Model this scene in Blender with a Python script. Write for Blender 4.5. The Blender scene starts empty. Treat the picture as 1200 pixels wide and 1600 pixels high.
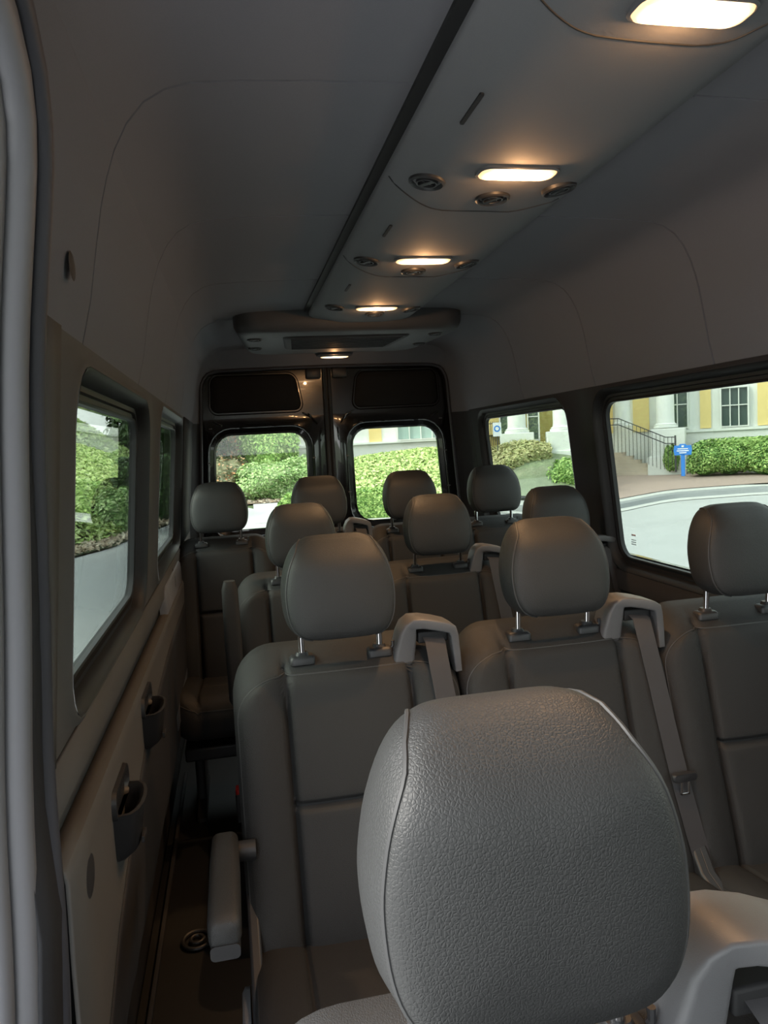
import bpy, bmesh, math, random
import numpy as np
from mathutils import Vector, Matrix
random.seed(4); np.random.seed(4)
SC=bpy.context.scene; COL=SC.collection
pi=math.pi; R=math.radians
# ------------------------------------------------ camera, world, sun, exposure
cd=bpy.data.cameras.new('camera'); cam=bpy.data.objects.new('camera',cd); COL.objects.link(cam); SC.camera=cam
cd.sensor_fit='HORIZONTAL'; cd.sensor_width=36; cd.lens=36*1150/1200; cd.clip_start=.02; cd.clip_end=400
_p,_y,_r=R(5.2),R(11.25),R(3.15)
fw=Vector((math.sin(_y)*math.cos(_p),math.cos(_y)*math.cos(_p),-math.sin(_p)))
r0=Vector((math.cos(_y),-math.sin(_y),0)); u0=r0.cross(fw)
rt=math.cos(_r)*r0-math.sin(_r)*u0; up=math.cos(_r)*u0+math.sin(_r)*r0
cam.matrix_world=Matrix(((rt.x,up.x,-fw.x,0),(rt.y,up.y,-fw.y,0),(rt.z,up.z,-fw.z,1.38),(0,0,0,1)))
W=bpy.data.worlds.new('sky'); SC.world=W; W.use_nodes=True; wn=W.node_tree.nodes; wl=W.node_tree.links
bg=wn['Background']; tc=wn.new('ShaderNodeTexCoord'); sx=wn.new('ShaderNodeSeparateXYZ'); cr=wn.new('ShaderNodeValToRGB')
wl.new(tc.outputs['Generated'],sx.inputs[0]); wl.new(sx.outputs['Z'],cr.inputs[0]); wl.new(cr.outputs[0],bg.inputs[0])
cr.color_ramp.elements[0].color=(.84,.86,.86,1); cr.color_ramp.elements[0].position=0
cr.color_ramp.elements[1].color=(.78,.85,.95,1); cr.color_ramp.elements[1].position=.8
bg.inputs[1].default_value=1.55
sd=bpy.data.lights.new('sun','SUN'); sd.energy=3.0; sd.angle=R(35); sd.color=(1,.95,.86)
sun=bpy.data.objects.new('sun',sd); COL.objects.link(sun); sun.rotation_euler=Vector((.80,.04,-.60)).to_track_quat('-Z','Y').to_euler()
V=SC.view_settings; V.view_transform='Standard'; V.look='None'; V.gamma=1; V.use_curve_mapping=False; V.exposure=1.45
SC.cycles.max_bounces=10; SC.cycles.transparent_max_bounces=16
# ------------------------------------------------ materials
def nt(name):
    m=bpy.data.materials.new(name); m.use_nodes=True; n=m.node_tree; return m,n,n.nodes['Principled BSDF']
def mat(name,col,rough=.6,metal=0,coat=0,bump=None,var=0,vs=8,spec=.5,sheen=0):
    m,n,b=nt(name); b.inputs['Base Color'].default_value=(*col,1); b.inputs['Roughness'].default_value=rough
    b.inputs['Metallic'].default_value=metal; b.inputs['Coat Weight'].default_value=coat; b.inputs['Specular IOR Level'].default_value=spec
    b.inputs['Sheen Weight'].default_value=sheen
    t=n.nodes.new('ShaderNodeTexCoord')
    if var:
        no=n.nodes.new('ShaderNodeTexNoise'); no.inputs['Scale'].default_value=vs; no.inputs['Detail'].default_value=5
        n.links.new(t.outputs['Object'],no.inputs[0])
        mx=n.nodes.new('ShaderNodeMix'); mx.data_type='RGBA'
        mx.inputs[6].default_value=(*[c*(1-var) for c in col],1); mx.inputs[7].default_value=(*[min(1,c*(1+var)) for c in col],1)
        n.links.new(no.outputs[0],mx.inputs[0]); n.links.new(mx.outputs[2],b.inputs['Base Color'])
    if bump:
        kind,sc,st=bump
        if kind=='leather':
            x=n.nodes.new('ShaderNodeTexVoronoi'); x.feature='DISTANCE_TO_EDGE'; x.inputs['Scale'].default_value=sc
            ns=n.nodes.new('ShaderNodeTexNoise'); ns.inputs['Scale'].default_value=sc*.6
            mp=n.nodes.new('ShaderNodeVectorMath'); mp.operation='SCALE'; mp.inputs['Scale'].default_value=.0022
            ad=n.nodes.new('ShaderNodeVectorMath'); ad.operation='ADD'
            n.links.new(t.outputs['Object'],ns.inputs[0]); n.links.new(ns.outputs['Color'],mp.inputs[0])
            n.links.new(t.outputs['Object'],ad.inputs[0]); n.links.new(mp.outputs[0],ad.inputs[1]); n.links.new(ad.outputs[0],x.inputs['Vector'])
            r=n.nodes.new('ShaderNodeMapRange'); r.inputs[2].default_value=.22; n.links.new(x.outputs['Distance'],r.inputs[0]); out=r.outputs[0]
        else:
            x=n.nodes.new('ShaderNodeTexNoise'); x.inputs['Scale'].default_value=sc; x.inputs['Detail'].default_value=3
            n.links.new(t.outputs['Object'],x.inputs[0]); out=x.outputs[0]
        bp=n.nodes.new('ShaderNodeBump'); bp.inputs['Strength'].default_value=st; bp.inputs['Distance'].default_value=.001
        n.links.new(out,bp.inputs['Height']); n.links.new(bp.outputs[0],b.inputs['Normal'])
    return m
def emis(name,c0,c1,s,rad):
    m,n,b=nt(name); b.inputs['Base Color'].default_value=(.8,.75,.65,1); b.inputs['Roughness'].default_value=.3
    t=n.nodes.new('ShaderNodeTexCoord'); g=n.nodes.new('ShaderNodeTexGradient'); g.gradient_type='SPHERICAL'
    mp=n.nodes.new('ShaderNodeMapping'); mp.inputs['Scale'].default_value=(1/rad,1/rad*1.2,1/rad)
    n.links.new(t.outputs['Object'],mp.inputs[0]); n.links.new(mp.outputs[0],g.inputs[0])
    cr=n.nodes.new('ShaderNodeValToRGB'); cr.color_ramp.elements[0].color=(*c0,1); cr.color_ramp.elements[1].color=(*c1,1); cr.color_ramp.elements[1].position=.6
    n.links.new(g.outputs[0],cr.inputs[0]); n.links.new(cr.outputs[0],b.inputs['Emission Color']); b.inputs['Emission Strength'].default_value=s
    return m
def glass(name,tint,boost=1.0):
    m=bpy.data.materials.new(name); m.use_nodes=True; n=m.node_tree; n.nodes.clear(); N=n.nodes.new; L=n.links.new
    o=N('ShaderNodeOutputMaterial'); tr=N('ShaderNodeBsdfTransparent'); tr.inputs[0].default_value=(*tint,1)
    gl=N('ShaderNodeBsdfGlossy'); gl.inputs['Roughness'].default_value=.0; mx=N('ShaderNodeMixShader')
    ge=N('ShaderNodeNewGeometry'); dt=N('ShaderNodeVectorMath'); dt.operation='DOT_PRODUCT'
    L(ge.outputs['Normal'],dt.inputs[0]); L(ge.outputs['Incoming'],dt.inputs[1])
    ab=N('ShaderNodeMath'); ab.operation='ABSOLUTE'; L(dt.outputs['Value'],ab.inputs[0])
    su=N('ShaderNodeMath'); su.operation='SUBTRACT'; su.inputs[0].default_value=1; L(ab.outputs[0],su.inputs[1])
    pw=N('ShaderNodeMath'); pw.operation='POWER'; pw.inputs[1].default_value=5; L(su.outputs[0],pw.inputs[0])
    ma=N('ShaderNodeMath'); ma.operation='MULTIPLY_ADD'; ma.inputs[1].default_value=.96*boost; ma.inputs[2].default_value=.04*boost; L(pw.outputs[0],ma.inputs[0])
    L(ma.outputs[0],mx.inputs[0]); L(tr.outputs[0],mx.inputs[1]); L(gl.outputs[0],mx.inputs[2]); L(mx.outputs[0],o.inputs[0])
    return m
def leafmat(name,cols,rough=.6,tr=.0):
    m,n,b=nt(name); g=n.nodes.new('ShaderNodeNewGeometry'); cr=n.nodes.new('ShaderNodeValToRGB')
    e=cr.color_ramp.elements
    while len(e)<len(cols): e.new(.5)
    for i,c in enumerate(cols): e[i].position=i/(len(cols)-1); e[i].color=(*c,1)
    n.links.new(g.outputs['Random Per Island'],cr.inputs[0]); n.links.new(cr.outputs[0],b.inputs['Base Color']); b.inputs['Roughness'].default_value=rough
    return m
M={}
M['leather']=mat('charcoal_leather',(.027,.0275,.028),.50,bump=('leather',320,.28),spec=.38)
M['leather_plain']=mat('charcoal_leather_back',(.025,.025,.0253),.60,bump=('leather',420,.3),spec=.27)
M['piping']=mat('seam_piping',(.035,.035,.036),.55)
M['plastic']=mat('black_plastic',(.022,.022,.024),.45,bump=('noise',900,.2))
M['grey_plastic']=mat('grey_plastic',(.105,.105,.11),.45,bump=('noise',900,.2))
M['belt']=mat('belt_webbing',(.045,.043,.046),.75,bump=('noise',1400,.4))
M['chrome']=mat('chrome',(.8,.8,.82),.12,metal=1)
M['red']=mat('red_button',(.75,.03,.02),.4)
M['liner']=mat('headliner_fabric',(.170,.168,.184),.95,bump=('noise',1500,.5),var=.06,vs=400,spec=.15)
M['console']=mat('console_fabric',(.155,.156,.162),.85,bump=('noise',1500,.4),var=.05,vs=400,spec=.2)
M['unit']=mat('air_unit_shell',(.05,.05,.054),.6,bump=('noise',1200,.3),spec=.4)
M['joint']=mat('dark_joint',(.012,.012,.013),.7)
M['trim']=mat('grey_wall_trim',(.10,.095,.090),.8,bump=('noise',1200,.3),spec=.25)
M['dark_trim']=mat('dark_wall_trim',(.028,.028,.031),.7,bump=('noise',1200,.3),spec=.3)
M['rubber']=mat('window_rubber',(.015,.015,.016),.55)
M['seal']=mat('door_seal_rubber',(.045,.045,.055),.6)
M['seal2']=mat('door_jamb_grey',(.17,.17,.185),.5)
M['paint']=mat('black_gloss_paint',(.008,.008,.009),.18,coat=1)
M['fabric']=mat('black_door_fabric',(.022,.021,.021),.95,spec=.1,var=.1,vs=600)
M['floor']=mat('floor_vinyl',(.005,.005,.0055),.6,var=.3,vs=90)
M['glass']=glass('privacy_glass',(.62,.665,.63),.85)
M['rear_glass']=glass('rear_glass',(.83,.86,.82),1.0)
M['lens']=emis('lamp_lens',(.30,.165,.07),(1,.80,.50),1.7,.075)
M['asphalt']=mat('pale_asphalt',(.41,.415,.405),.9,var=.12,vs=1.5)
M['concrete']=mat('concrete',(.50,.50,.47),.85,var=.08,vs=2)
M['curbgrey']=mat('curb_grey',(.26,.27,.27),.9,var=.15,vs=3)
M['mulch']=mat('mulch',(.20,.13,.09),.95,var=.5,vs=14)
M['brickpave']=mat('brick_paving',(.36,.27,.23),.85,var=.15,vs=9)
M['soil']=mat('dark_soil',(.06,.085,.03),.95,var=.5,vs=6)
M['white']=mat('white_stucco',(.72,.74,.70),.8,var=.03,vs=3)
M['yellow']=mat('yellow_stucco',(.74,.58,.24),.8,var=.04,vs=3)
M['ochre']=mat('ochre_panel',(.42,.33,.10),.8)
M['pane']=mat('dark_window_pane',(.05,.08,.07),.15)
M['blindpane']=mat('green_blind_pane',(.30,.42,.38),.3)
M['stone']=mat('stair_stone',(.55,.47,.38),.85,var=.15,vs=5)
M['iron']=mat('dark_iron_railing',(.05,.05,.055),.6)
M['blue']=mat('blue_sign_paint',(.03,.20,.62),.5)
M['signwhite']=mat('sign_white',(.75,.78,.8),.6)
M['grass']=mat('mown_grass',(.20,.24,.14),.95,var=.4,vs=5)
M['bark']=mat('bark',(.10,.08,.06),.9)
M['ivy']=leafmat('ivy_leaves',[(.12,.20,.04),(.28,.40,.10),(.40,.52,.17),(.52,.60,.28)])
M['hedge']=leafmat('hedge_leaves',[(.06,.15,.03),(.18,.34,.07),(.32,.48,.13),(.42,.56,.19)])
M['conifer']=leafmat('conifer_leaves',[(.14,.30,.05),(.28,.50,.10),(.42,.62,.16),(.50,.62,.24)])
M['darkleaf']=leafmat('dark_leaves',[(.02,.05,.012),(.05,.11,.025),(.09,.18,.04)])
M['shrub']=leafmat('shrub_leaves',[(.08,.18,.04),(.22,.38,.11),(.38,.54,.20),(.46,.56,.30)])
M['tan']=leafmat('tan_grass',[(.25,.26,.10),(.42,.40,.18),(.55,.50,.26),(.40,.45,.18)])
M['brownleaf']=leafmat('brown_leaves',[(.08,.12,.06),(.20,.22,.11),(.30,.25,.15),(.60,.28,.12)])
M['straw']=leafmat('straw',[(.30,.22,.14),(.50,.40,.28),(.65,.58,.46),(.20,.14,.09)])
# ------------------------------------------------ helpers
def tag(o,label=None,cat=None,group=None,kind=None):
    if label:o['label']=label
    if cat:o['category']=cat
    if group:o['group']=group
    if kind:o['kind']=kind
    return o
def empty(name,loc,label=None,cat=None,group=None,kind=None,rz=0):
    o=bpy.data.objects.new(name,None); COL.objects.link(o); o.location=loc; o.rotation_euler=(0,0,rz); o.empty_display_size=.1
    return tag(o,label,cat,group,kind)
def mk(name,v,f,m,parent=None,smooth=True,sharp=40,solid=0,sub=0,bev=0):
    me=bpy.data.meshes.new(name); me.from_pydata([tuple(p) for p in v],[],f)
    bm=bmesh.new(); bm.from_mesh(me); bmesh.ops.remove_doubles(bm,verts=bm.verts,dist=1e-5)
    bmesh.ops.recalc_face_normals(bm,faces=bm.faces); bm.to_mesh(me); bm.free()
    if smooth:
        me.polygons.foreach_set('use_smooth',[True]*len(me.polygons))
        if sharp: me.set_sharp_from_angle(angle=R(sharp))
    me.materials.append(M[m] if isinstance(m,str) else m)
    o=bpy.data.objects.new(name,me); COL.objects.link(o)
    if parent:o.parent=parent
    if bev: d=o.modifiers.new('bev','BEVEL'); d.width=bev; d.segments=3; d.limit_method='ANGLE'; d.angle_limit=R(35)
    if sub: d=o.modifiers.new('sub','SUBSURF'); d.levels=sub; d.render_levels=sub
    if solid: d=o.modifiers.new('solid','SOLIDIFY'); d.thickness=abs(solid); d.offset=-1 if solid<0 else 1
    return o
class B:
    def __init__(s): s.v=[]; s.f=[]
    def add(s,v,f):
        k=len(s.v); s.v+= [tuple(p) for p in v]; s.f+=[tuple(i+k for i in q) for q in f]; return s
    def box(s,c,d,rot=None):
        x,y,z=[q/2 for q in d]; P=[Vector((a,b,e)) for a in(-x,x) for b in(-y,y) for e in(-z,z)]
        if rot is not None: P=[rot@p for p in P]
        P=[p+Vector(c) for p in P]
        return s.add(P,[(0,1,3,2),(4,6,7,5),(0,4,5,1),(2,3,7,6),(0,2,6,4),(1,5,7,3)])
    def loft(s,rings,closed=True,cap=(True,True)):
        n=len(rings[0]); v=[p for r in rings for p in r]; f=[]
        for i in range(len(rings)-1):
            for j in range(n if closed else n-1):
                a=i*n+j; b=i*n+(j+1)%n; f.append((a,b,b+n,a+n))
        if closed and cap[0]: f.append(tuple(range(n-1,-1,-1)))
        if closed and cap[1]: f.append(tuple((len(rings)-1)*n+j for j in range(n)))
        return s.add(v,f)
    def tube(s,path,r,seg=8,cap=True,closed=False):
        P=[Vector(p) for p in path]; rings=[]; n=len(P); prev=None
        for i,p in enumerate(P):
            t=(P[(i+1)%n]-P[i-1]) if closed else (P[min(i+1,n-1)]-P[max(i-1,0)]); t.normalize()
            if prev is None:
                a=Vector((0,0,1)) if abs(t.z)<.9 else Vector((1,0,0)); u=t.cross(a).normalized()
            else: u=(prev-t*prev.dot(t)).normalized()
            prev=u; w=t.cross(u); rr=r[i] if isinstance(r,(list,tuple)) else r
            rings.append([p+u*rr*math.cos(2*pi*k/seg)+w*rr*math.sin(2*pi*k/seg) for k in range(seg)])
        if closed: rings.append(rings[0]); return s.loft(rings,True,(False,False))
        return s.loft(rings,True,(cap,cap))
    def mk(s,name,m,parent=None,**k): return mk(name,s.v,s.f,m,parent,**k)
def rr(x0,x1,z0,z1,r,n=5):
    """rounded rectangle loop, n+1 points per corner, ccw from lower-left corner"""
    o=[]
    for cx,cz,a0 in((x0+r,z0+r,pi),(x1-r,z0+r,1.5*pi),(x1-r,z1-r,0),(x0+r,z1-r,.5*pi)):
        for k in range(n+1):
            a=a0+k/n*pi/2; o.append((cx+r*math.cos(a),cz+r*math.sin(a)))
    return o
def outer(x0,x1,z0,z1,n=5): return [(x,z) for x,z in((x0,z0),(x1,z0),(x1,z1),(x0,z1)) for _ in range(n+1)]
def lerp(P,z):
    P=sorted(P)
    if z<=P[0][0]: return P[0][1]
    for (a,b),(c,d) in zip(P,P[1:]):
        if z<=c: return b+(d-b)*(z-a)/(c-a)
    return P[-1][1]
# ------------------------------------------------ van shell
CXV=.565
def XG(z): return -.25-.1*(1.5-z)            # glass surface, left
def XT(z): return XG(z)+.035                 # trim surface, left
def sx_(side,x): return x if side<0 else 2*CXV-x
def window_tile(side,name,tile,win,rad,parent_name_label=None,mtrim='trim'):
    """surround panel with rounded recess and a pane"""
    ty0,ty1,tz0,tz1=tile; y0,y1,z0,z1=win
    def ring(loop,fx): return [(sx_(side,fx(z)),y,z) for y,z in loop]
    def g(m,r,off):  # window outline grown by m
        return ring(rr(y0-m,y1+m,z0-m,z1+m,r),lambda z:XG(z)+off)
    sur=empty(name,((sx_(side,XT(1.2))),(y0+y1)/2,z0),kind='structure')
    def child(o): o.parent=sur; o.matrix_parent_inverse=Matrix.Translation(-Vector(sur.location)); return o
    b=B(); b.loft([ring(outer(*tile),XT),g(.062,rad+.06,.035),g(.058,rad+.056,.040),g(.050,rad+.05,.042),g(.046,rad+.046,.036)],True,(False,False))
    child(b.mk('surround_panel',mtrim,sharp=60,solid=0))
    b=B(); b.loft([g(.048,rad+.048,.0425),g(.040,rad+.04,.037),g(.034,rad+.034,.0245),g(.030,rad+.03,.012),g(.020,rad+.02,.012),g(.018,rad+.018,.005),g(.008,rad+.008,.005),g(.004,rad+.004,.014),g(0,rad,.012),g(0,rad,-.004)],True,(False,False))
    child(b.mk('rubber_frame','rubber',sharp=50))
    b=B(); b.loft([g(.002,rad,.002),g(.002,rad,-.002)],True,(True,True)); child(b.mk('window_pane','rear_glass' if name=='window_5' else 'glass',smooth=False))
    return sur
ZS,ZT=.975,1.555
def strips(side,ylist,prof,name,m,hole=None,parent=None,solid=.006,kind='structure'):
    rings=[[(sx_(side,x),y,z) for z,x in prof] for y in ylist]
    b=B(); b.loft(rings,False); o=b.mk(name,m,parent,sharp=30)
    d=o.modifiers.new('s','SOLIDIFY'); d.thickness=solid; d.offset=0
    if kind:o['kind']=kind
    return o
W1=window_tile(-1,'window_1',(1.02,2.155,ZS,ZT),(1.16,2.01,1.03,1.475),.055)
W2=window_tile(-1,'window_2',(2.155,3.45,ZS,ZT),(2.38,3.31,1.035,1.49),.055)
W3=window_tile(1,'window_3',(2.71,4.12,.86,ZT),(2.87,3.90,.93,1.49),.06,mtrim='dark_trim')
W4=window_tile(1,'window_4',(1.10,2.71,.86,ZT),(1.22,2.555,.91,1.49),.06,mtrim='dark_trim')
W5=window_tile(1,'window_5',(-.45,1.10,.86,ZT),(-.3,1.0,.91,1.49),.06,mtrim='dark_trim')
W=W1
# left lower wall
kick=[(0,-.34),(.24,-.33),(.30,-.315),(.34,-.275)]
lower=[(.34,-.275),(.36,-.262),(.45,-.257),(.80,-.250),(.835,-.2495),(.848,-.254),(.852,-.268),(.848,-.29)]
band=[(.848,-.292),(.885,-.290),(.893,-.276),(.905,-.270),(.975,XT(.975))]
wl_=empty('wall_left',(-.3,2.2,0),kind='structure')
def par(o,p): o.parent=p; o.matrix_parent_inverse=Matrix.Translation(-Vector(p.location)); return o
def edgeY(z): return lerp([(0,1.03),(.3,1.01),(.49,1.0),(.72,.985),(1.15,.985),(1.32,.955),(1.53,.925),(1.60,.925),(1.72,.90),(1.80,.78),(1.84,.56)],z)
def split(y): return lerp([(.9,.36),(1.1,.44),(1.3,.56),(1.7,.70),(2.4,.76),(4.2,.76)],y)
lowx=lambda z: lerp([(0,-.335),(.24,-.325),(.30,-.312),(.34,-.275),(.36,-.264),(.45,-.259),(.80,-.250),(.835,-.2495),(.848,-.254)],z)
for nm,fa,fb,mm,dd in(('kick_panel',lambda y:0,split,'dark_trim',-.004),('lower_panel',split,lambda y:.848,'trim',0)):
    rings=[]
    for t in np.linspace(0,1,22):
        ring=[]
        for q in np.linspace(0,1,26):
            y=edgeY(.6)*(1-t)+4.16*t; z=fa(y)+(fb(y)-fa(y))*q
            y2=edgeY(z)*(1-t)+4.16*t; ring.append((lowx(z)+dd,y2,z))
        if mm=='trim': ring+= [(-.268,ring[-1][1],.852),(-.29,ring[-1][1],.848)]
        rings.append(ring)
    b=B(); b.loft(rings,False); o=b.mk(nm,mm,sharp=40); par(o,wl_)
    d=o.modifiers.new('s','SOLIDIFY'); d.thickness=.006
for nm,pr,mm in(('upper_band',band,'trim'),):
    rings=[[(x,edgeY(z)*(1-t)+4.16*t,z) for z,x in pr] for t in np.linspace(0,1,14)]
    b=B(); b.loft(rings,False); o=b.mk(nm,mm,sharp=30); par(o,wl_)
    d=o.modifiers.new('s','SOLIDIFY'); d.thickness=.006
b=B(); b.loft([[(-.262+q,y,z) for y,z in rr(2.55+g_,3.25-g_,.42+g_,.94-g_,.05,4)] for q,g_ in((-.02,0),(0,0),(.006,.006))],True,(True,True)); par(b.mk('lit_wall_patch','seal2',sharp=50),wl_)  # pale patch: window light on the lower wall, put into the colour
# pillar left (behind the sliding door opening) and D pillar
def patchL(nm,y0f,y1f,z0,z1,m,parent,side=-1,fx=XT,off=0,n=10):
    zs=np.linspace(z0,z1,n); rings=[[(sx_(side,fx(z)+off),y0f(z),z) for z in zs],[(sx_(side,fx(z)+off),y1f(z),z) for z in zs]]
    b=B(); b.loft(rings,False); o=b.mk(nm,m,sharp=30); d=o.modifiers.new('s','SOLIDIFY'); d.thickness=.006; 
    return par(o,parent)
patchL('pillar_trim',edgeY,lambda z:1.02 if edgeY(z)<1.02 else edgeY(z),ZS,ZT,'trim',wl_)
patchL('pillar_trim',lambda z:3.45,lambda z:4.16,ZS,ZT,'dark_trim',wl_)
wr_=empty('wall_right',(1.43,2,0),kind='structure')
for nm,pr,mm in(('kick_panel',[(0,-.34),(.28,-.32),(.34,-.275)],'dark_trim'),('lower_panel',[(.34,-.275),(.45,-.26),(.72,-.255),(.735,-.262),(.74,-.29)],'trim'),('upper_band',[(.74,-.29),(.78,-.287),(.79,-.275),(.86,XT(.86))],'dark_trim')):
    b=B(); b.loft([[(sx_(1,x),y,z) for z,x in pr] for y in(-1.2,1,2.5,4.16)],False); o=b.mk(nm,mm,sharp=30); par(o,wr_)
    d=o.modifiers.new('s','SOLIDIFY'); d.thickness=.006
patchL('pillar_trim',lambda z:-1.2,lambda z:-.45,.86,ZT,'dark_trim',wr_,1)
# outer body skins so the shell has thickness
for side,ya in((-1,1.25),(1,-1.2)):
    b=B(); b.box((sx_(side,-.39),(ya+4.2)/2,.42),(.02,4.2-ya,.95)); par(b.mk('outer_skin','paint'),wl_ if side<0 else wr_)
# headliner
PR=[(-.213,1.55),(-.2115,1.558),(-.207,1.575),(-.195,1.62),(-.180,1.70),(-.168,1.76),(-.157,1.80),(-.143,1.84),(-.122,1.880),(-.095,1.912),(-.062,1.932),(-.025,1.942),(.05,1.948),(.2,1.953),(.4,1.957),(.565,1.958)]
full=PR+[(2*CXV-x,z) for x,z in PR[-2::-1]]
SEAM=[1.20,1.87,2.565,3.26]
def ysl(a,b_,k=None):
    ys=set(np.linspace(a,b_,10))
    for s in SEAM:
        if a<s<b_:
            for d in(-.02,-.0035,-.0022,.0022,.0035,.02): ys.add(s+d)
    return sorted(ys)
def groove(y): return .006 if any(abs(y-s)<.003 for s in SEAM) else 0
ce=empty('ceiling',(.565,1.5,1.95),kind='structure')
nrm=[]
for i,(x,z) in enumerate(full):
    a=full[max(0,i-1)]; c=full[min(len(full)-1,i+1)]; t=Vector((c[0]-a[0],c[1]-a[1])).normalized(); nrm.append((-t.y,t.x))
rings=[]
k0=next(i for i,(x,z) in enumerate(full) if z>=1.839)
for y in ysl(-1.2,4.1):
    g_=groove(y); rings.append([(x+n[0]*g_,y,z+n[1]*g_) for (x,z),n in list(zip(full,nrm))[k0:]])
b=B(); b.loft(rings,False); o=b.mk('headliner','liner',sharp=35,solid=0); par(o,ce)
rings=[]
for t in [i/60 for i in range(61)]: pass
ysr=ysl(.96,4.1)
seg=list(zip(full,nrm))[:k0+1]
rings=[[(x,edgeY(z),z) for (x,z),n in seg],[(x,edgeY(z)*.6+.96*.4+.0,z) for (x,z),n in seg]]
for y in ysr:
    g_=groove(y); rings.append([(x+n[0]*g_,y,z+n[1]*g_) for (x,z),n in seg])
b=B(); b.loft(rings,False); o=b.mk('headliner','liner',sharp=35); par(o,ce)
# outer roof skin
ro=[(-.39,1.0) ,(-.34,1.55),(-.27,1.9),(-.2,2.02),(-.05,2.06),(.565,2.08)]
ro=ro[1:]; rof=ro+[(2*CXV-x,z) for x,z in ro[-2::-1]]
b=B(); b.loft([[(x,y,z) for x,z in rof] for y in(.95,2,4.3)],False); par(b.mk('roof_skin','paint'),ce)
b=B(); b.loft([[(x,y,z) for x,z in [(-.30,1.88)]+rof[1:]] for y in(-1.25,.2,.95)],False); par(b.mk('roof_skin','paint'),ce)
b=B(); b.box((-.30,2.6,1.53),(.10,3.2,.05)); b.box((1.43,1.5,1.53),(.10,5.4,.05)); 
o=b.mk('roof_rail','paint'); par(o,ce)
# small round cap on the headliner
b=B(); b.loft([[(-.187+.0008*k,1.035+r_*math.cos(a),1.632+r_*math.sin(a)*1.0) for a in np.linspace(0,2*pi,16,False)] for k,r_ in enumerate((.019,.017,.004))],True,(False,True)); 
tag(b.mk('coat_hook_cap','joint'),'small round dark cap on the lining above the first left window','cap')
# ------------------------------------------------ ceiling console
con=empty('ceiling_duct',(.565,1.5,1.93),'long grey air duct running down the middle of the ceiling','air duct')
CP=[(.350,1.957),(.346,1.940),(.348,1.930),(.366,1.920),(.47,1.903),(.50,1.900),(.66,1.900),(.745,1.908),(.775,1.918),(.790,1.935),(.794,1.957)]
b=B(); b.loft([[(x,y,z) for x,z in CP] for y in(-1.1,0,1,2,3.0,3.14)],False); o=b.mk('duct_cover','console',sharp=60); par(o,con)
b=B(); b.box((.338,1.0,1.951),(.026,4.2,.008)); par(b.mk('edge_shade_strip','joint'),con)  # solid dark strip painting in the shadow of the gap beside the duct
def cz(x): return lerp(CP[2:],x)
for pts in(((.352,1.525),(.40,1.585),(.45,1.632),(.50,1.650),(.60,1.654),(.68,1.654),(.76,1.60)),((.350,2.15),(.40,2.23),(.45,2.275),(.50,2.290),(.60,2.294),(.68,2.29),(.76,2.22)),((.36,.84),(.40,.885),(.45,.92),(.504,.938),(.60,.946),(.697,.943),(.732,.90),(.77,.84))):
    pq=[]
    for i_ in range(len(pts)-1):
        g_=lambda k:pts[min(max(k,0),len(pts)-1)]
        p0,p1,p2,p3=g_(i_-1),g_(i_),g_(i_+1),g_(i_+2)
        for t in(0,.25,.5,.75): pq.append(tuple(.5*(2*b_+(c-a)*t+(2*a-5*b_+4*c-d)*t*t+(3*b_-a-3*c+d)*t**3) for a,b_,c,d in zip(p0,p1,p2,p3)))
    pq.append(pts[-1]); b=B(); b.tube([(x,y,cz(x)) for x,y in pq],.0018,6); par(b.mk('joint_line','joint'),con)
for (ya,yb) in((1.128,1.236),(1.801,1.895),(2.447,2.547)):
    b=B(); b.loft([[(x,y,cz(.415)-.003+(x-.415)*-.16) for x,y in rr(.4115,.4185,ya,yb,.003,3)],[(x,y,cz(.415)+.004) for x,y in rr(.4115,.4185,ya,yb,.003,3)]]); par(b.mk('vent_slot','joint'),con)
def outlet(x,y,z,r,nx,parent,tilt=0,lit=True,lab=None,grp=None,rx=0):
    t=empty('air_outlet',(x,y,z),lab,'air vent',grp); t.rotation_euler=(rx,tilt,0)
    def prof(P,m,nm):
        b=B(); b.loft([[(rad*math.cos(a),rad*math.sin(a),zz) for a in np.linspace(0,2*pi,24,False)] for rad,zz in P],True,(False,P[-1][0]<.01)); o=b.mk(nm,m,t); return o
    prof([(r,.003),(r*.98,-.004),(r*.88,-.007),(r*.80,-.004),(r*.76,.006)],'plastic','outlet_ring')
    prof([(r*.78,.004),(r*.6,.004),(.001,.006)],'joint','outlet_throat')
    prof([(r*.60,.004),(r*.58,-.006),(r*.50,-.006),(r*.48,.004)],'plastic','inner_ring')
    b=B(); b.box((0,0,-.002),(r*.30,r*1.0,.008),Matrix.Rotation(.5,3,'Z')); b.box((0,0,-.002),(r*.95,r*.12,.004),Matrix.Rotation(.5,3,'Z')); b.mk('louver','plastic',t,bev=.001)
    return t
for i,(x,y,tl) in enumerate(((.425,1.50,.16),(.588,1.563,0),(.722,1.518,-.16),(.415,2.14,.16),(.572,2.217,0),(.72,2.15,-.16),(.415,2.83,.16),(.585,2.915,0),(.722,2.86,-.16))):
    row=('nearest the camera','second from the camera','ahead of the rear unit')[i//3]; sd_=('left','middle','right')[i%3]
    outlet(x,y,cz(x)-.001,.038,0,con,tl,lab='round black air outlet, %s of the ceiling duct, row %s'%(sd_,row),grp='ceiling duct air outlets')
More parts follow.
